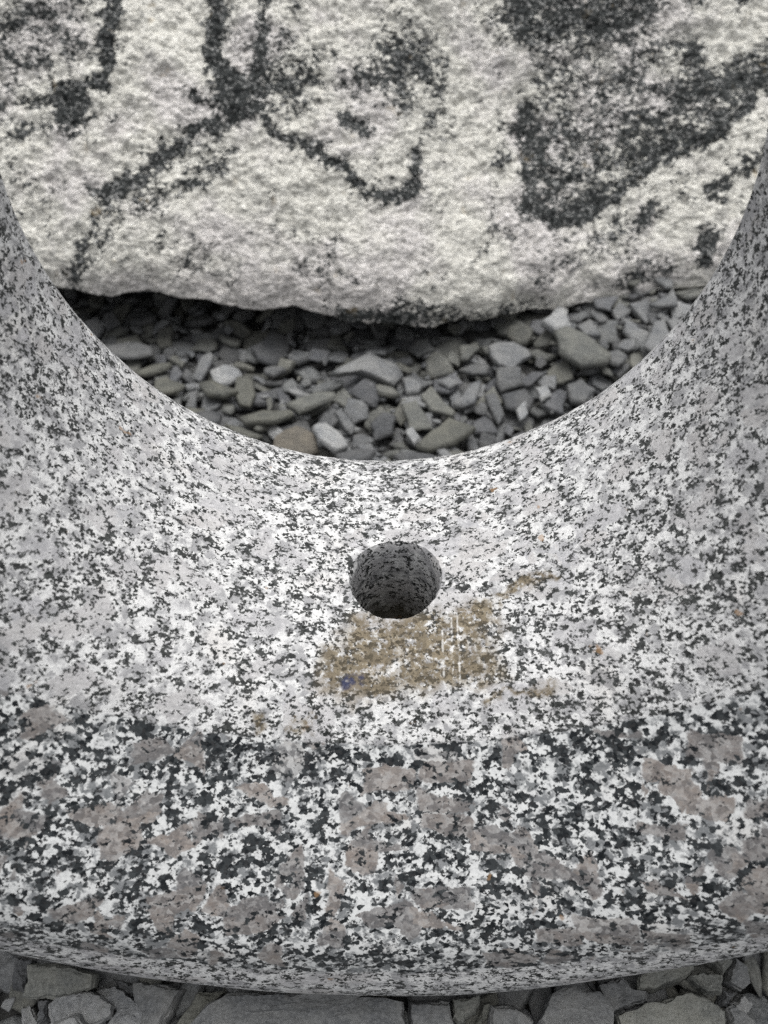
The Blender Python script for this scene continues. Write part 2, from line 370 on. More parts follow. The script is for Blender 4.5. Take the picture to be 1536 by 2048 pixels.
    stroke([(150, 225), (60, 235), (-100, 200)], 30, .62); stroke([(0, 255), (70, 262), (150, 235)], 20, .55); stroke([(0, 300), (60, 310)], 40, .5)
    stroke([(445, -200), (442, 10), (442, 70), (470, 120), (500, 150)], 36, .95, .4); stroke([(540, -100), (535, 0), (545, 40), (520, 100)], 26, .85)
    stroke([(500, 140), (430, 148), (410, 150)], 22, .85)
    stroke([(495, 130), (480, 190), (420, 205), (370, 245), (320, 290), (265, 330), (240, 350)], 32, .92, .5)
    stroke([(240, 350), (215, 410), (180, 470), (155, 540), (150, 580)], 34, .74); stroke([(270, 350), (235, 430), (195, 500), (160, 575)], 14, .60)
    stroke([(480, 250), (450, 290), (400, 315), (340, 350), (280, 360)], 26, .66); stroke([(500, 215), (450, 240), (400, 270), (340, 320)], 60, .42)
    stroke([(195, 333), (250, 340)], 16, .72); stroke([(60, 400), (110, 420), (80, 470)], 50, .38); stroke([(120, 500), (160, 440)], 30, .3)
    poly([(545, 20), (640, -150), (800, -150), (860, 60), (870, 120), (830, 190), (790, 215), (700, 190), (600, 215), (560, 200), (490, 190), (500, 120)], .64, 40)
    stroke([(640, 60), (600, 110), (520, 150)], 60, .74); stroke([(720, 60), (780, 50), (845, 80), (850, 110)], 46, .80); stroke([(800, 100), (800, 165)], 36, .8)
    stroke([(640, 20), (740, 10)], 60, -.6); poly([(650, 150), (770, 150), (800, 200), (740, 260), (660, 200)], -.55, 24)
    stroke([(690, 190), (740, 215)], 26, .8); stroke([(540, 185), (600, 235), (640, 245), (690, 275), (720, 315), (770, 345), (800, 352)], 20, .92, .5)
    stroke([(800, 350), (830, 300), (850, 240), (875, 180), (885, 110)], 28, .72); stroke([(820, 330), (832, 290)], 34, .95); stroke([(785, 345), (808, 350)], 24, 1.)
    poly([(975, -200), (990, 20), (1045, 90), (1050, 160), (1028, 235), (1022, 310), (1045, 385), (1085, 428), (1190, 432), (1290, 375), (1400, 300), (1480, 240), (1800, 60), (1800, -200)], .76, 14)
    stroke([(990, -100), (1050, 60), (1060, 130), (1040, 230), (1030, 320), (1060, 390), (1110, 420), (1190, 425)], 44, .95, .5)
    stroke([(1200, 418), (1290, 360), (1400, 290), (1480, 235), (1700, 100)], 24, .95, .5); stroke([(1050, 10), (1200, 60), (1300, 30), (1400, 70), (1500, 10)], 40, .88)
    stroke([(1400, 240), (1500, 180), (1700, 90)], 60, .80)
    stroke([(1355, 55), (1420, 65), (1450, 20)], 34, -.75); stroke([(1450, 90), (1530, 60), (1650, 0)], 44, -.85); stroke([(1150, 120), (1320, 130), (1250, 200)], 60, -.20); stroke([(1100, 180), (1200, 330)], 70, -.14)
    stroke([(1022, 120), (1030, 165)], 46, -.9); stroke([(1018, 300), (1012, 340)], 30, -.8); stroke([(1050, 215), (1046, 262)], 30, .9)
    stroke([(1000, 50), (992, 130), (985, 180), (995, 250), (1010, 290)], 18, .42); stroke([(985, 310), (1010, 300)], 14, .8)
    stroke([(1000, 370), (985, 410), (965, 460), (940, 490)], 26, .50); stroke([(1020, 440), (1000, 480)], 34, .45)
    stroke([(1545, 325), (1470, 355), (1430, 385)], 28, .85); stroke([(1330, 440), (1270, 450), (1220, 470)], 26, .72); stroke([(1430, 470), (1405, 520)], 34, .88)
    stroke([(1270, 480), (1180, 500), (1120, 520), (1080, 560)], 40, .58); stroke([(1330, 540), (1250, 520)], 40, .50); stroke([(1250, 580), (1350, 560)], 44, .62)
    stroke([(690, 590), (760, 600), (900, 615)], 44, .80); stroke([(800, 560), (870, 590)], 36, .7); stroke([(130, 580), (250, 582), (330, 592), (400, 600)], 16, .85)
    stroke([(400, 603), (560, 612)], 8, .6); stroke([(690, 480), (760, 500)], 20, .42); stroke([(500, 390), (600, 395)], 18, .30); stroke([(350, 520), (380, 540)], 26, .3)
    stroke([(900, 620), (1000, 630), (1090, 620)], 40, .6); stroke([(500, 520), (545, 545)], 30, .25)
    sv = np.stack([P[:, 0]+.03*warp2/.012*.6, P[:, 1], P[:, 2]*1.9+.02*warp1/.012], 1)
    streak = vnoise(sv, 38, 4, 31.); fine_ = vnoise(P, 120, 3, 41.)
    g_ = 1.35-dark; dark = np.clip(dark*(1+(.30*streak+.20*fine_)*g_)+.16*streak+.03, .02, 1.05)
    # swirls that carry on beyond the part the photograph shows
    outside = np.clip((np.abs(P[:, 0]-.03)-.52)/.08, 0, 1); outside = np.maximum(outside, np.clip((P[:, 2]-.30)/.05, 0, 1))
    sw = vnoise(P*np.array([1, 1, 1.6]), 6, 4, 21.); sw = np.clip(sw*2.2+.32, .1, .9)
    dark = dark*(1-outside)+sw*outside
    idx = np.arange(nx*ns).reshape(nx, ns)
    F = np.stack([idx[:-1, :-1], idx[1:, :-1], idx[1:, 1:], idx[:-1, 1:]], -1).reshape(-1, 4)
    me = mesh_np('boulder', P, F, [M_GN], attrs={'dark': dark})
    bm = bmesh.new(); bm.from_mesh(me); bmesh.ops.holes_fill(bm, edges=[e for e in bm.edges if e.is_boundary], sides=0); bm.to_mesh(me); bm.free()
    tag(obj('boulder', me), 'big rough white gneiss boulder with swirling dark bands standing behind the granite ring', 'boulder')
build_boulder()

# ---------------------------------------------------------------- granite sculpture
def build_sculpture():
    # profile points: distance y, height below camera, radius of the arc it sweeps; P polish
    funnel = [(.319, -.3335, .166), (.300, -.3288, .169), (.268, -.3253, .175), (.232, -.3243, .186), (.195, -.3270, .203), (.165, -.3340, .232), (.1455, -.3435, .268)]
    face = [(.1430, -.3460, .272), (.132, -.3565, .282), (.108, -.3795, .295), (.086, -.4020, .308), (.0712, -.4225, .325), (.0650, -.4400, .343)]
    edge = [(.0636, -.4450, .349), (.0588, -.4620, .372), (.0590, -.4800, .40), (.068, -.505, .43), (.095, -.530, .45), (.13, -.545, .46), (.24, -.550, .46), (.33, -.535, .45), (.362, -.49, .42), (.360, -.42, .33), (.348, -.370, .24), (.333, -.346, .186), (.3265, -.3385, .170)]
    f1 = catmull(funnel, 26); f2 = catmull(face, 18); f3 = catmull(edge, 12)
    pol = np.concatenate([np.zeros(len(f1)), np.ones(len(f2)), np.zeros(len(f3))])
    pr = np.concatenate([f1, f2, f3]); ns = len(pr)
    for _ in range(4): pr[1:-1] = .25*pr[:-2]+.5*pr[1:-1]+.25*pr[2:]
    for _ in range(6): pol[1:-1] = .25*pol[:-2]+.5*pol[1:-1]+.25*pol[2:]
    TM = math.radians(122)
    th = np.linspace(-TM, TM, 760); nt = len(th)
    cent = pr.mean(0)
    V = np.zeros((nt, ns, 3)); Ap = np.zeros((nt, ns))
    outer = np.clip((pr[:, 2]-.25)/.2, 0, 1)
    for i, t in enumerate(th):
        e = (TM-abs(t))/math.radians(16); e = 1 if e >= 1 else math.sqrt(max(0, 1-(1-e)**2))
        y = cent[0]+(pr[:, 0]-cent[0])*max(e, .02)
        r0 = pr[:, 2]; zb = pr[:, 1]
        R = r0*(1+.006*(math.sin(2*t+1)-math.sin(1))); x = R*math.sin(t); z = zb+R*(1-math.cos(t))
        cx, cz = cent[2]*math.sin(t), cent[1]+cent[2]*(1-math.cos(t))
        x = cx+(x-cx)*max(e, .02); z = cz+(z-cz)*max(e, .02)
        y = y+outer*.50*np.minimum(x*x, .09)*(pr[:, 0] < .2)*e
        V[i, :, 0] = x-.002; V[i, :, 1] = y; V[i, :, 2] = z+H0; Ap[i] = pol
    P = V.reshape(-1, 3)
    P[:, 2] += .0016*np.array([mn.noise(Vector(p)*9) for p in P]); P[:, 1] += .0010*np.array([mn.noise(Vector(p)*14+Vector((5, 5, 5))) for p in P])
    P[:, 2] += .0007*np.array([mn.noise(Vector(p)*60) for p in P])
    idx = np.arange(nt*ns).reshape(nt, ns); nxt = np.roll(idx, -1, axis=1)
    F = np.stack([idx[:-1], nxt[:-1], nxt[1:], idx[1:]], -1).reshape(-1, 4)
    # drilled hole: drop faces in the circle, snap their edge to it
    top = np.zeros((nt, ns), bool); top[:, :len(f1)] = True; top = top.ravel()
    dist = np.hypot(P[:, 0]-HX, P[:, 1]-HY); ins = (dist < HR) & top
    keep = ~ins[F].any(1)
    used_del = F[~keep]; bnd = np.intersect1d(np.unique(used_del), np.unique(F[keep]))
    # order boundary by angle, snap
    a = np.arctan2(P[bnd, 1]-HY, P[bnd, 0]-HX)
    hr = np.array([HR+.0007*mn.noise(Vector((math.cos(q)*5, math.sin(q)*5, 0)))+.0005*mn.noise(Vector((math.cos(q)*22, math.sin(q)*22, 3))) for q in a])
    P[bnd, 0] = HX+hr*np.cos(a); P[bnd, 1] = HY+hr*np.sin(a)
    order = bnd[np.argsort(a)]
    me = mesh_np('body', P, F[keep], [M_GR], attrs={'polish': Ap.ravel()})
    bm = bmesh.new(); bm.from_mesh(me)
    bmesh.ops.delete(bm, geom=[v for v in bm.verts if not v.link_faces], context='VERTS')
    be = [e for e in bm.edges if e.is_boundary and abs((e.verts[0].co.xy-Vector((HX, HY))).length-HR) > .004]
    bmesh.ops.holes_fill(bm, edges=be, sides=0); bmesh.ops.recalc_face_normals(bm, faces=bm.faces); bm.to_mesh(me); bm.free()
    root = bpy.data.objects.new('granite_sculpture', None); COL.objects.link(root); root.location = (0, .2, -.01); root.empty_display_size = .1
    tag(root, 'pale speckled granite ring with a round drain hole and polished front face standing on slate', 'sculpture')
    b = obj('body', me, root); b.matrix_parent_inverse = root.matrix_basis.inverted()
    # hole lining
    n = 160; lv = []; depth = [0, .0012, .003, .006, .012, .02, .03, .045, .06, .08, .10, .15, .19]; rad = [0, -.0004, -.0011, -.0014, -.0014, -.0014, -.0013, -.0014, -.0016, -.0015, -.0014, -.0015, -.0015]
    an = np.sort(np.arctan2(P[order, 1]-HY, P[order, 0]-HX)); ztop = P[order, 2]; n = len(an)
    hrs = hr[np.argsort(a)]
    for d_, r_ in zip(depth, rad):
        for k in range(n):
            chip = .0006*mn.noise(Vector((math.cos(an[k])*9, math.sin(an[k])*9, d_*60))) if d_ > .0005 else 0
            w_ = max(0, 1-d_/.006); rr = HR*(1-w_)+hrs[k]*w_+r_+chip*1.6; z = ztop[k]-d_ if d_ < .02 else HZ-d_
            lv.append((HX+rr*math.cos(an[k]), HY+rr*math.sin(an[k])+.0, z))
    lf = [(j*n+k, j*n+(k+1) % n, (j+1)*n+(k+1) % n, (j+1)*n+k) for j in range(len(depth)-1) for k in range(n)]
    lf = [f[::-1] for f in lf]; lf.append(tuple((len(depth)-1)*n+k for k in range(n)))
    lm = mesh_np('drain_hole', lv, lf, [M_GR], attrs={'polish': np.zeros(len(lv)), 'depth_tint': np.clip((np.repeat(depth, n)-.020)/.065, 0, 1)})
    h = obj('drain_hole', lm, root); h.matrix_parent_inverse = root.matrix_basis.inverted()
build_sculpture()

# ---------------------------------------------------------------- slate chips
CELL = .003; X0, X1, Y0, Y1 = -1.35, 1.35, -.55, 1.45
NX, NY = int((X1-X0)/CELL), int((Y1-Y0)/CELL)
cxs = X0+(np.arange(NX)+.5)*CELL; cys = Y0+(np.arange(NY)+.5)*CELL
HM = ground_z(cxs[:, None], cys[None, :])-.012+np.zeros((NX, NY))
BASE = HM.copy()
def drop(poly, th, jitter=.10, pct=85, maxs=.5, bias=None, cap=.052):
    """rest a flat chip with this outline (n x 2, in place) on the pile; returns origin and the two slopes"""
    lo = poly.min(0); hi = poly.max(0)
    i0, i1 = max(0, int((lo[0]-X0)/CELL)), min(NX, int((hi[0]-X0)/CELL)+1); j0, j1 = max(0, int((lo[1]-Y0)/CELL)), min(NY, int((hi[1]-Y0)/CELL)+1)
    if i1-i0 < 2 or j1-j0 < 2: return None
    gx_, gy_ = np.meshgrid(cxs[i0:i1], cys[j0:j1], indexing='ij'); ins = np.zeros(gx_.shape, bool); n = len(poly)
    for k in range(n):
        a = poly[k]; b = poly[(k+1) % n]; c = (a[1] > gy_) != (b[1] > gy_)
        ins ^= c & (gx_ < (b[0]-a[0])*(gy_-a[1])/((b[1]-a[1])+1e-12)+a[0])
    if ins.sum() < 4: return None
    c0 = poly.mean(0); hx = gx_[ins]-c0[0]; hy = gy_[ins]-c0[1]; hz = HM[i0:i1, j0:j1][ins]
    A = np.stack([hx, hy, np.ones_like(hx)], 1); s = np.linalg.lstsq(A, hz, rcond=None)[0]
    sx, sy = s[0]*.8+random.gauss(0, jitter), s[1]*.8+random.gauss(0, jitter)
    if bias: sx += bias[0]; sy += bias[1]
    L = math.hypot(sx, sy)
    if L > maxs: sx *= maxs/L; sy *= maxs/L
    z0 = np.percentile(hz-sx*hx-sy*hy, pct)
    if cap is not None and z0+th > float(ground_z(*c0))+cap: return None
    HM[i0:i1, j0:j1][ins] = np.maximum(hz, z0+sx*hx+sy*hy+th*.92)
    return c0[0], c0[1], z0, sx, sy
def broken(poly, amp, rg=random):
    out = []
    for k in range(len(poly)):
        a, b = poly[k], poly[(k+1) % len(poly)]; d = b-a; t = rg.uniform(.3, .7); out.append(a)
        out.append(a+d*t+np.array([d[1], -d[0]])*rg.uniform(-amp, amp*1.2))
    return np.array(out)
def outline(n, L, Wd, rg=random):
    a = sorted((k+rg.uniform(-.36, .36))*2*math.pi/n for k in range(n)); out = []
    for t in a:
        r = rg.uniform(.68, 1.18); c, s_ = math.cos(t), math.sin(t); p = 3.0
        q = (abs(c)**p+abs(s_)**p)**(-1/p)*.92
        out.append((L*.5*r*c*q, Wd*.5*r*s_*q))
    return np.array(out)
def chip_geo(poly, th, seed, fine=False):
    """a cleaved slab: stepped broken sides, slightly uneven top. poly is centred"""
    rg = random.Random(seed); n0 = len(poly)
    if fine:
        pts = []
        per = np.hypot(*(np.roll(poly, -1, 0)-poly).T).sum(); m_ = 84
        for k in range(n0):
            a, b = poly[k], poly[(k+1) % n0]; L = np.hypot(*(b-a)); c = max(2, int(m_*L/per)); nn = np.array([b[1]-a[1], a[0]-b[0]])/max(L, 1e-6)
            for j in range(c):
                t = j/c; q = a+(b-a)*t; w = L*.012*math.sin(math.pi*t)*mn.noise(Vector((t*3+k*7, seed, 0)))*4
                w += .0009*mn.noise(Vector((q[0]*160, q[1]*160, seed)))+.0006*mn.noise(Vector((q[0]*600, q[1]*600, seed)))
                pts.append(q+nn*w)
        poly = np.array(pts)
    n = len(poly); V = []; F = []
    sizeR = np.hypot(*poly.T).mean()
    def ring(sc, inset, z, amp):
        for k, p in enumerate(poly):
            r = np.hypot(*p); q = p*sc; q = q*(1-inset/max(r, 1e-4))
            if fine: zz = z+amp*mn.fractal(Vector((q[0]*42, q[1]*42, seed*1.3)), 1, 2, 4)
            else: zz = z+amp*(mn.noise(Vector((q[0]*30, q[1]*30, seed*1.3))))
            V.append((q[0], q[1], zz))
    if fine:
        J = [rg.uniform(0, 1) for _ in range(8)]
        def nin(k, lay, amp): return amp*(.5+.5*mn.noise(Vector((poly[k][0]*70, poly[k][1]*70, lay*3.1+seed))))
        layers = []
        def ringv(lay, base_in, amp, z, az):
            for k, p in enumerate(poly):
                r = np.hypot(*p); ins = base_in+nin(k, lay, amp); q = p*(1-ins/max(r, 1e-4))
                V.append((q[0], q[1], z+az*mn.fractal(Vector((q[0]*42, q[1]*42, seed*1.3)), 1, 2, 4)))
        ringv(0, .003, .003, 0, .0005); ringv(1, 0, .0015, th*.12, .0004); ringv(1.4, .0, .0014, th*.5, .0004)
        ringv(1.9, .0002, .0020, th*.74, .0006); ringv(2.6, .0003, .0028, th*.78, .0007); ringv(2.62, .0007, .0032, th*.97, .0009)
        for sc in (.88, .72, .55, .36, .18): ring(sc, .003*sc, th, .0014+.0016*(1-sc))
        nr = 11
    else:
        i1, i2 = rg.uniform(.0002, .0018), rg.uniform(.0001, .0015)
        ring(1, .0025, 0, .0); ring(1, 0, th*rg.uniform(.3, .5), .0006); ring(1, i2, th*rg.uniform(.66, .8), .0008); ring(1, i1+.0006, th*.97, .001); ring(rg.uniform(.4, .8), 0, th*rg.uniform(.99, 1.03), .0016)
        nr = 5
    for j in range(nr-1):
        for k in range(n): F.append((j*n+k, j*n+(k+1) % n, (j+1)*n+(k+1) % n, (j+1)*n+k))
    c = len(V); V.append((0, 0, V[(nr-1)*n][2])); F += [((nr-1)*n+k, (nr-1)*n+(k+1) % n, c) for k in range(n)]
    F.append(tuple(range(n-1, -1, -1)))
    return V, F
def slope_matrix(x, y, z, sx, sy, yaw=0.):
    from mathutils import Matrix
    nz = Vector((-sx, -sy, 1)).normalized(); q = Vector((0, 0, 1)).rotation_difference(nz)
    return Matrix.Translation((x, y, z)) @ q.to_matrix().to_4x4() @ Matrix.Rotation(yaw, 4, 'Z')
TINTS = [(.118, .121, .122), (.138, .141, .145), (.102, .104, .107), (.124, .125, .117), (.150, .153, .156), (.110, .110, .100), (.098, .100, .106), (.178, .181, .185), (.090, .091, .093)]
def rot(p, a): c, s_ = math.cos(a), math.sin(a); return p@np.array([[c, s_], [-s_, c]])

# shapes shared between the loose chips
LIB = []
for k in range(48):
    L = 1.0; wd = random.uniform(.45, .95); th = random.uniform(.09, .20); pl = broken(outline(random.choice([4, 4, 5, 5, 6]), .045, .045*wd), .10)
    LIB.append((pl, .045*th))
LMESH = {}
def lib_mesh(k):
    if k not in LMESH:
        V, F = chip_geo(*LIB[k], seed=k+100); LMESH[k] = mesh_np('slate_chip', V, F, [M_SL], smooth=False)
    return LMESH[k]
def in_gap(x, y):     # where the photograph shows the bed
    return (y > .46 and y < .90 and abs(x) < .46) or (y < .09 and y > -.06 and abs(x) < .27)
bedV, bedF, bedT = [], [], []; nv = 0
def to_bed(k, sc, mat, tint):
    global nv
    pl, th = LIB[k]
    V, F = LG[k]; V = np.array(V)*sc; Mx = np.array(mat); V = V@Mx[:3, :3].T+Mx[:3, 3]
    bedV.append(V); bedF.extend([tuple(i+nv for i in f) for f in F]); bedT.append(np.tile(np.array([*tint, 1.]), (len(V), 1))); nv += len(V)
LG = [chip_geo(*LIB[k], seed=k+100) for k in range(48)]
def scatter(n, xr, yr, s0, s1, thing=False, test=None, **kw):
    made = 0; tries = 0
    while made < n and tries < n*6:
        tries += 1
        x = random.uniform(*xr); y = random.uniform(*yr)
        if test and not test(x, y): continue
        for _c in range(5):
            x2 = random.uniform(*xr); y2 = random.uniform(*yr)
            if test and not test(x2, y2): continue
            i_, j_ = int((x-X0)/CELL), int((y-Y0)/CELL); i2, j2 = int((x2-X0)/CELL), int((y2-Y0)/CELL)
            if HM[i2, j2]-BASE[i2, j2] < HM[i_, j_]-BASE[i_, j_]: x, y = x2, y2
        k = random.randrange(48); sc = random.uniform(s0, s1); yaw = random.uniform(0, 6.283)
        pl = rot(LIB[k][0]*sc, yaw)+np.array([x, y]); r = drop(pl, LIB[k][1]*sc, **kw)
        if r is None: continue
        t = random.choice(TINTS); f = random.uniform(.9, 1.32); t = tuple(c*f for c in t)
        # the outline's own mean is the origin the drop worked with
        cm = rot((LIB[k][0]*sc).mean(0)[None], yaw)[0]
        Mx = slope_matrix(r[0]-cm[0], r[1]-cm[1], r[2]-cm[0]*r[3]-cm[1]*r[4], r[3], r[4], yaw)
        if thing:
            from mathutils import Matrix
            o = obj('slate_chip', lib_mesh(k)); o.matrix_world = Mx @ Matrix.Scale(sc, 4); o.color = (*t, 1)
            where = 'behind the granite ring' if y > .3 else 'in front of the granite ring'
            b_ = sum(t)/3; tone = 'dark' if b_ < .095 else 'mid grey' if b_ < .135 else 'light grey' if b_ < .18 else 'pale'
            if max(t)-min(t) > .009 and t[2] < t[0]: tone = 'olive '+tone
            side = 'far left' if x < -.22 else 'left of centre' if x < -.07 else 'in the middle' if x < .08 else 'right of centre' if x < .24 else 'far right'
            dep = ('just behind the inner rim' if y < .56 else 'midway to the boulder' if y < .66 else 'close to the foot of the boulder') if y > .3 else 'under the front edge of the ring'
            size = 'tiny' if sc < .6 else 'small' if sc < .85 else 'medium'
            tag(o, size+' '+tone+' slate chip '+side+', '+dep, 'slate chip', 'loose slate chips '+where)
        else: to_bed(k, sc, Mx, t)
        made += 1
scatter(1100, (X0+.05, X1-.05), (Y0+.05, Y1-.05), .8, 1.9)
scatter(1500, (-.55, .6), (.42, 1.0), .45, 1.15, jitter=.2)
scatter(260, (-.36, .36), (-.14, .12), .6, 1.5)
scatter(900, (X0+.05, X1-.05), (Y0+.05, Y1-.05), .7, 1.6, test=lambda x, y: not in_gap(x, y))
scatter(225, (-.42, .46), (.47, .80), .40, 1.05, thing=True, jitter=.25)
scatter(24, (-.26, .26), (-.04, .08), .6, 1.2, thing=True)

scatter(350, (-.42, .46), (.45, .80), .14, .34, jitter=.3)
scatter(260, (-.30, .30), (-.04, .10), .08, .24, jitter=.3)
# chips the photograph lets one tell apart: crop origin and scale, outline, tint, thickness, label
C3 = (100, 540, .495); C4 = (740, 540, .495); B1 = (0, 1780, 1/3); B2 = (512, 1780, 1/3); B3 = (1024, 1780, 1/3)
LT, MD, DK, OL, GG, PA, BR = (.175, .178, .182), (.122, .124, .126), (.082, .084, .088), (.112, .112, .099), (.130, .132, .123), (.27, .274, .278), (.135, .122, .103)
FAR = [
 (C3, [(190,250),(300,235),(400,255),(400,285),(300,300),(210,285)], MD, .007, 'long thin grey slate blade at the left rim of the ring opening'),
 (C3, [(795,265),(880,180),(940,195),(960,240),(910,310),(820,300)], DK, .010, 'broad dark slate piece leaning in the shadow of the boulder overhang'),
 (C4, [(1240,70),(1310,60),(1340,110),(1270,135)], LT, .008, 'pale slate chip at the far right foot of the boulder'),
 (C4, [(1140,200),(1180,110),(1220,100),(1260,160),(1200,225)], LT, .008, 'pale slate chip beside the right rim of the ring opening'),
 (C4, [(890,145),(940,135),(970,180),(940,225),(900,180)], LT, .008, 'small upright tooth shaped slate chip touching the boulder at right'),
 (C4, [(700,150),(770,75),(815,90),(830,170),(760,190)], PA, .012, 'pale rounded slate lump propped against the boulder'),
 (C4, [(985,215),(1040,200),(1080,240),(1040,280),(990,260)], MD, .009, 'mid grey chip right of the long greenish blade'),
 (C4, [(755,180),(800,165),(1000,270),(985,295),(880,305),(780,250)], GG, .013, 'large long greenish slate blade sloping down to the right'),
 (C4, [(360,240),(440,215),(455,240),(400,290),(370,290)], GG, .008, 'small yellowish slate chip below the boulder tip'),
 (C3, [(300,320),(390,295),(480,310),(460,335),(390,350),(310,335)], OL, .008, 'olive slate blade below the long thin grey one'),
 (C3, [(625,330),(690,305),(750,320),(765,350),(700,380),(635,380)], PA, .009, 'pale mottled chip in the left half of the opening'),
 (C3, [(590,290),(640,275),(655,290),(600,390),(560,370)], LT, .007, 'narrow upright slate sliver left of the pale mottled chip'),
 (C3, [(855,330),(900,320),(950,350),(900,380),(860,360)], MD, .008, 'small oval grey chip below the broad dark piece'),
 (C3, [(1120,400),(1280,290),(1400,310),(1430,345),(1390,390),(1230,370),(1150,400)], LT, .012, 'largest pale blue-grey slate wedge in the middle of the opening'),
 (C3, [(1420,365),(1470,355),(1505,385),(1490,440),(1440,455),(1430,400)], LT, .010, 'pale knobbly chip right of the big blue-grey wedge'),
 (C4, [(485,240),(590,230),(670,280),(590,335),(530,310)], LT, .011, 'light slate chip with a ridged top left of the greenish blade'),
 (C4, [(365,310),(420,290),(500,320),(490,360),(430,350)], MD, .007, 'flat grey chip beneath the small yellowish one'),
 (C4, [(275,380),(330,370),(370,400),(330,420)], LT, .006, 'small flat pale chip on the open gravel right of centre'),
 (C4, [(520,340),(620,345),(640,400),(540,420)], MD, .009, 'squarish grey chip under the ridged light one'),
 (C4, [(820,370),(880,350),(940,400),(900,445),(840,440)], MD, .012, 'round grey slate pebble near the right rim'),
 (C3, [(400,385),(450,355),(530,400),(500,440),(440,460),(400,440)], OL, .009, 'six sided olive grey chip near the left rim'),
 (C3, [(740,370),(790,360),(820,440),(800,490),(750,480)], OL, .008, 'upright olive chip below the pale mottled one'),
 (C3, [(585,410),(640,385),(750,430),(690,465),(620,460)], OL, .010, 'dark olive wedge with a deep gap below it'),
 (C4, [(345,460),(420,385),(465,380),(440,470),(380,480)], LT, .009, 'grey leaf shaped chip pointing up to the right'),
 (C4, [(200,450),(240,410),(350,485),(340,505),(240,500)], GG, .009, 'green-grey triangular chip right of centre'),
 (C4, [(685,395),(740,400),(755,440),(710,465)], PA, .008, 'very pale small chip near the right rim'),
 (C4, [(540,430),(640,395),(680,440),(650,490),(560,480)], DK, .010, 'dark chip left of the very pale small one'),
 (C3, [(430,480),(520,445),(585,450),(575,485),(480,505)], OL, .008, 'olive chip lying under the six sided one'),
 (C3, [(940,480),(1080,445),(1160,465),(1150,490),(1000,530)], GG, .009, 'flat pale green slate chip in the centre of the opening'),
 (C4, [(465,440),(510,425),(555,510),(530,550)], MD, .008, 'narrow grey chip standing left of the dark one'),
 (C4, [(130,480),(190,470),(260,580),(160,590)], GG, .009, 'green-grey chip above the white nugget'),
 (C3, [(1290,540),(1340,500),(1400,510),(1390,570),(1300,600)], DK, .010, 'dark blocky chip below the blue-grey wedge'),
 (C4, [(600,490),(640,460),(655,500),(620,530)], PA, .006, 'tiny pale triangular chip on the dark one'),
 (C3, [(510,530),(620,500),(680,520),(670,580),(560,590)], DK, .010, 'dark bluish slab at the lower left rim'),
 (C3, [(690,560),(740,560),(850,590),(820,605),(720,590)], OL, .006, 'thin olive blade under the larger olive one'),
 (C3, [(750,540),(850,500),(960,500),(980,520),(900,560),(780,570)], OL, .010, 'thick dark olive slate blade left of centre'),
 (C4, [(190,650),(250,580),(330,520),(440,575),(350,640),(240,670)], OL, .012, 'large olive brown slate piece low in the opening right of centre'),
 (C4, [(145,580),(180,565),(215,610),(190,640)], PA, .009, 'white nugget beside the olive brown piece'),
 (C3, [(880,640),(900,600),(1000,570),(1070,600),(1080,660),(980,700),(890,690)], BR, .013, 'brownish slate lump with an orange stain low in the opening'),
 (C3, [(1045,600),(1100,570),(1160,600),(1200,660),(1140,690),(1070,650)], PA, .011, 'pale crumbly chip right of the stained brown lump'),
 (C3, [(1145,690),(1230,670),(1320,690),(1290,740),(1180,750)], DK, .011, 'smooth dark chip just above the inner rim'),
 (C4, [(90,690),(150,675),(290,690),(380,715),(280,740),(130,735)], DK, .010, 'long dark slate blade along the inner rim'),
 (C4, [(270,675),(300,660),(380,715),(300,720)], LT, .007, 'pale pointed chip on the long dark blade'),
 (C4, [(30,720),(70,700),(120,740),(120,775),(30,780)], GG, .008, 'pale greenish pebble peeking over the lowest point of the rim'),
]
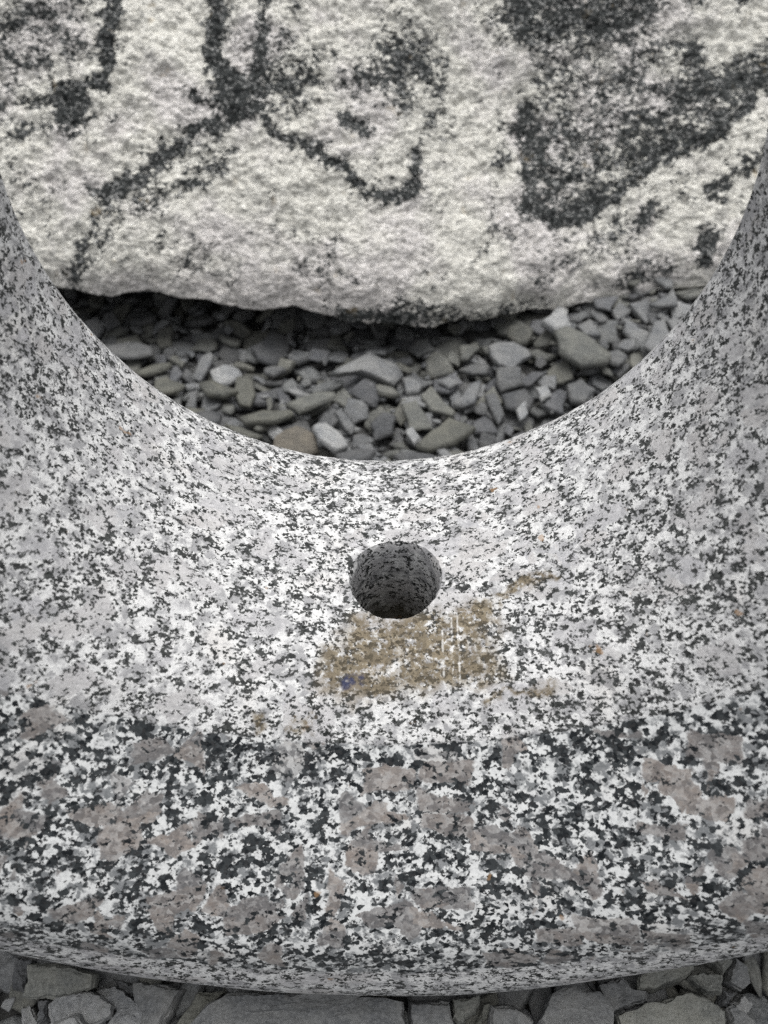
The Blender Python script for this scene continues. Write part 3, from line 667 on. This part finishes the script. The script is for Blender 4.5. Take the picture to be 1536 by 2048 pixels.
NEAR = [
 (B1, [(-60,340),(80,360),(60,470),(0,570),(-80,560)], DK, .012, 'dark slate piece in the lower left corner under the ring'),
 (B1, [(520,455),(690,480),(705,585),(600,575)], DK, .010, 'small dark slate wedged under the front edge at left'),
 (B1, [(100,600),(190,600),(165,740),(100,790)], DK, .008, 'dark sliver between two pale slates at lower left'),
 (B1, [(700,470),(900,480),(1040,525),(960,680),(860,860),(740,860),(750,700),(705,600)], MD, .012, 'smooth flat dark grey slab with a straight right edge'),
 (B1, [(930,810),(1100,545),(1280,545),(1180,640),(1000,880)], OL, .010, 'olive slate flank left of the widest slab'),
 (B1, [(950,900),(1170,630),(1300,560),(1900,565),(2340,590),(2436,620),(2441,700),(2486,850),(2300,980),(1400,1000)], MD, .016, 'widest grey slate slab in front of the ring'),
 (B2, [(-230,600),(200,575),(650,585),(560,650),(240,690),(60,690),(-100,700)], MD, .006, 'thin cracked slate flake lying on the widest slab'),
 (B2, [(915,600),(1180,590),(1200,700),(1240,800),(1180,900),(980,880),(915,740)], MD, .013, 'squarish grey slate right of the widest slab'),
 (B2, [(1210,600),(1400,590),(1380,700),(1250,780),(1215,740)], GG, .010, 'dark green-grey chip with one pointed corner'),
 (B2, [(1400,620),(1450,600),(1440,700),(1350,830),(1330,800)], OL, .008, 'narrow olive sliver in the dark gap'),
 (B3, [(-110,620),(60,625),(185,720),(170,790),(50,900),(-120,850)], MD, .013, 'rounded grey slate at the bottom edge right of centre'),
 (B3, [(190,780),(260,600),(420,540),(600,590),(685,690),(690,850),(400,950),(250,900)], MD, .015, 'large grey slate with a folded ridge on its right side'),
 (B3, [(610,510),(760,455),(850,540),(935,560),(935,620),(700,705),(640,650)], MD, .012, 'mottled grey slate touching the front edge of the ring'),
 (B3, [(845,480),(900,430),(1190,345),(1215,440),(1140,500),(960,570),(845,560)], GG, .013, 'grey slate tucked close under the right front edge'),
 (B3, [(1460,290),(1540,290),(1590,340),(1540,380)], MD, .008, 'small chip at the right border of the photo'),
 (B3, [(1140,490),(1220,450),(1370,490),(1365,600),(1250,590)], GG, .010, 'flat green-grey chip above the broad tan slate'),
 (B3, [(1200,345),(1430,270),(1440,400),(1380,480),(1290,400)], GG, .012, 'tooth shaped slate under the right end of the ring'),
 (B3, [(1440,310),(1540,370),(1570,500),(1500,545),(1390,490)], MD, .012, 'upright slate at the right border beside the tooth shaped one'),
 (B3, [(1370,510),(1480,540),(1440,640),(1370,650)], DK, .008, 'dark small chip between pale slates at lower right'),
 (B3, [(1450,600),(1540,540),(1620,600),(1570,700),(1480,670)], LT, .011, 'pale rounded slate at the lower right border'),
 (B3, [(1370,670),(1430,650),(1580,760),(1580,900),(1420,880)], MD, .011, 'grey slate in the lower right corner'),
 (B3, [(705,710),(940,620),(1180,560),(1280,610),(1390,690),(1420,850),(1000,960),(750,830)], GG, .016, 'broad greenish tan slate with an olive streaked edge'),
 (B1, [(-10,580),(45,720),(45,850),(-90,820),(-70,600)], LT, .010, 'pale slate cut off by the left border'),
 (B1, [(440,550),(560,505),(680,590),(780,690),(740,810),(600,900),(500,800),(560,680)], LT, .009, 'pale slate with chipped layered edge behind the curved one'),
 (B1, [(70,375),(250,360),(490,440),(480,520),(380,560),(230,610),(60,600),(10,590),(60,470)], GG, .014, 'green-grey slate block under the left front edge'),
 (B1, [(155,650),(200,610),(370,545),(500,580),(575,640),(560,720),(480,770),(300,830),(170,780)], LT, .011, 'pale curved slate with a round outer edge'),
 (B1, [(110,820),(300,710),(390,700),(480,810),(400,950),(150,950)], LT, .012, 'pointed pale slate in front at the lower left'),
]
def traced(lst, zref, fine, **kw):
    for i, (cr, pts, tint, th, lab) in enumerate(lst):
        pp = [(cr[0]+a*cr[2], cr[1]+b*cr[2]) for a, b in pts]
        z = zref
        if callable(zref):
            q = on_z(*pp[0], .0); z = float(zref(*q))
        P = np.array([on_z(a, b, z) for a, b in pp])
        area = sum(P[k][0]*P[(k+1) % len(P)][1]-P[(k+1) % len(P)][0]*P[k][1] for k in range(len(P)))
        if area < 0: P = P[::-1]
        if not fine: P = broken(P, .09); th = th*.75
        else: tint = tuple(c*1.2 for c in tint)
        r = drop(P, th, **kw)
        if r is None: continue
        local = P-P.mean(0)
        V, F = chip_geo(local, th, seed=500+i+(90 if fine else 0), fine=fine)
        me = mesh_np('slate_piece', V, F, [M_SL], smooth=fine)
        if fine: me.set_sharp_from_angle(angle=math.radians(38))
        o = obj('slate_piece', me); o.matrix_world = slope_matrix(*r); f = 1.0; o.color = (*[c*f for c in tint], 1)
        tag(o, lab, 'slate piece', 'larger slate pieces behind the ring' if not fine else 'larger slate pieces in front of the ring')
traced(FAR, lambda x, y: ground_z(x, y)+.036, False, jitter=.10, pct=95, maxs=.34, cap=None)
traced(NEAR, .030, True, jitter=.04, pct=80, maxs=.20, cap=None)
scatter(90, (-.28, .28), (0, .10), .05, .16, jitter=.3)
if bedV:
    V = np.concatenate(bedV); me = mesh_np('slate_gravel', V, bedF, [M_SS], smooth=False)
    T = np.concatenate(bedT); ca = me.color_attributes.new('tint', 'FLOAT_COLOR', 'POINT'); ca.data.foreach_set('color', T.astype(np.float32).ravel())
    tag(obj('slate_gravel', me), 'grey slate gravel covering the ground', 'gravel', kind='stuff')
print('pile height', HM.mean(), HM[(cxs > -.3) & (cxs < .3)][:, (cys > .5) & (cys < .8)].mean(), HM[(cxs > -.3) & (cxs < .3)][:, (cys > 0) & (cys < .08)].mean())
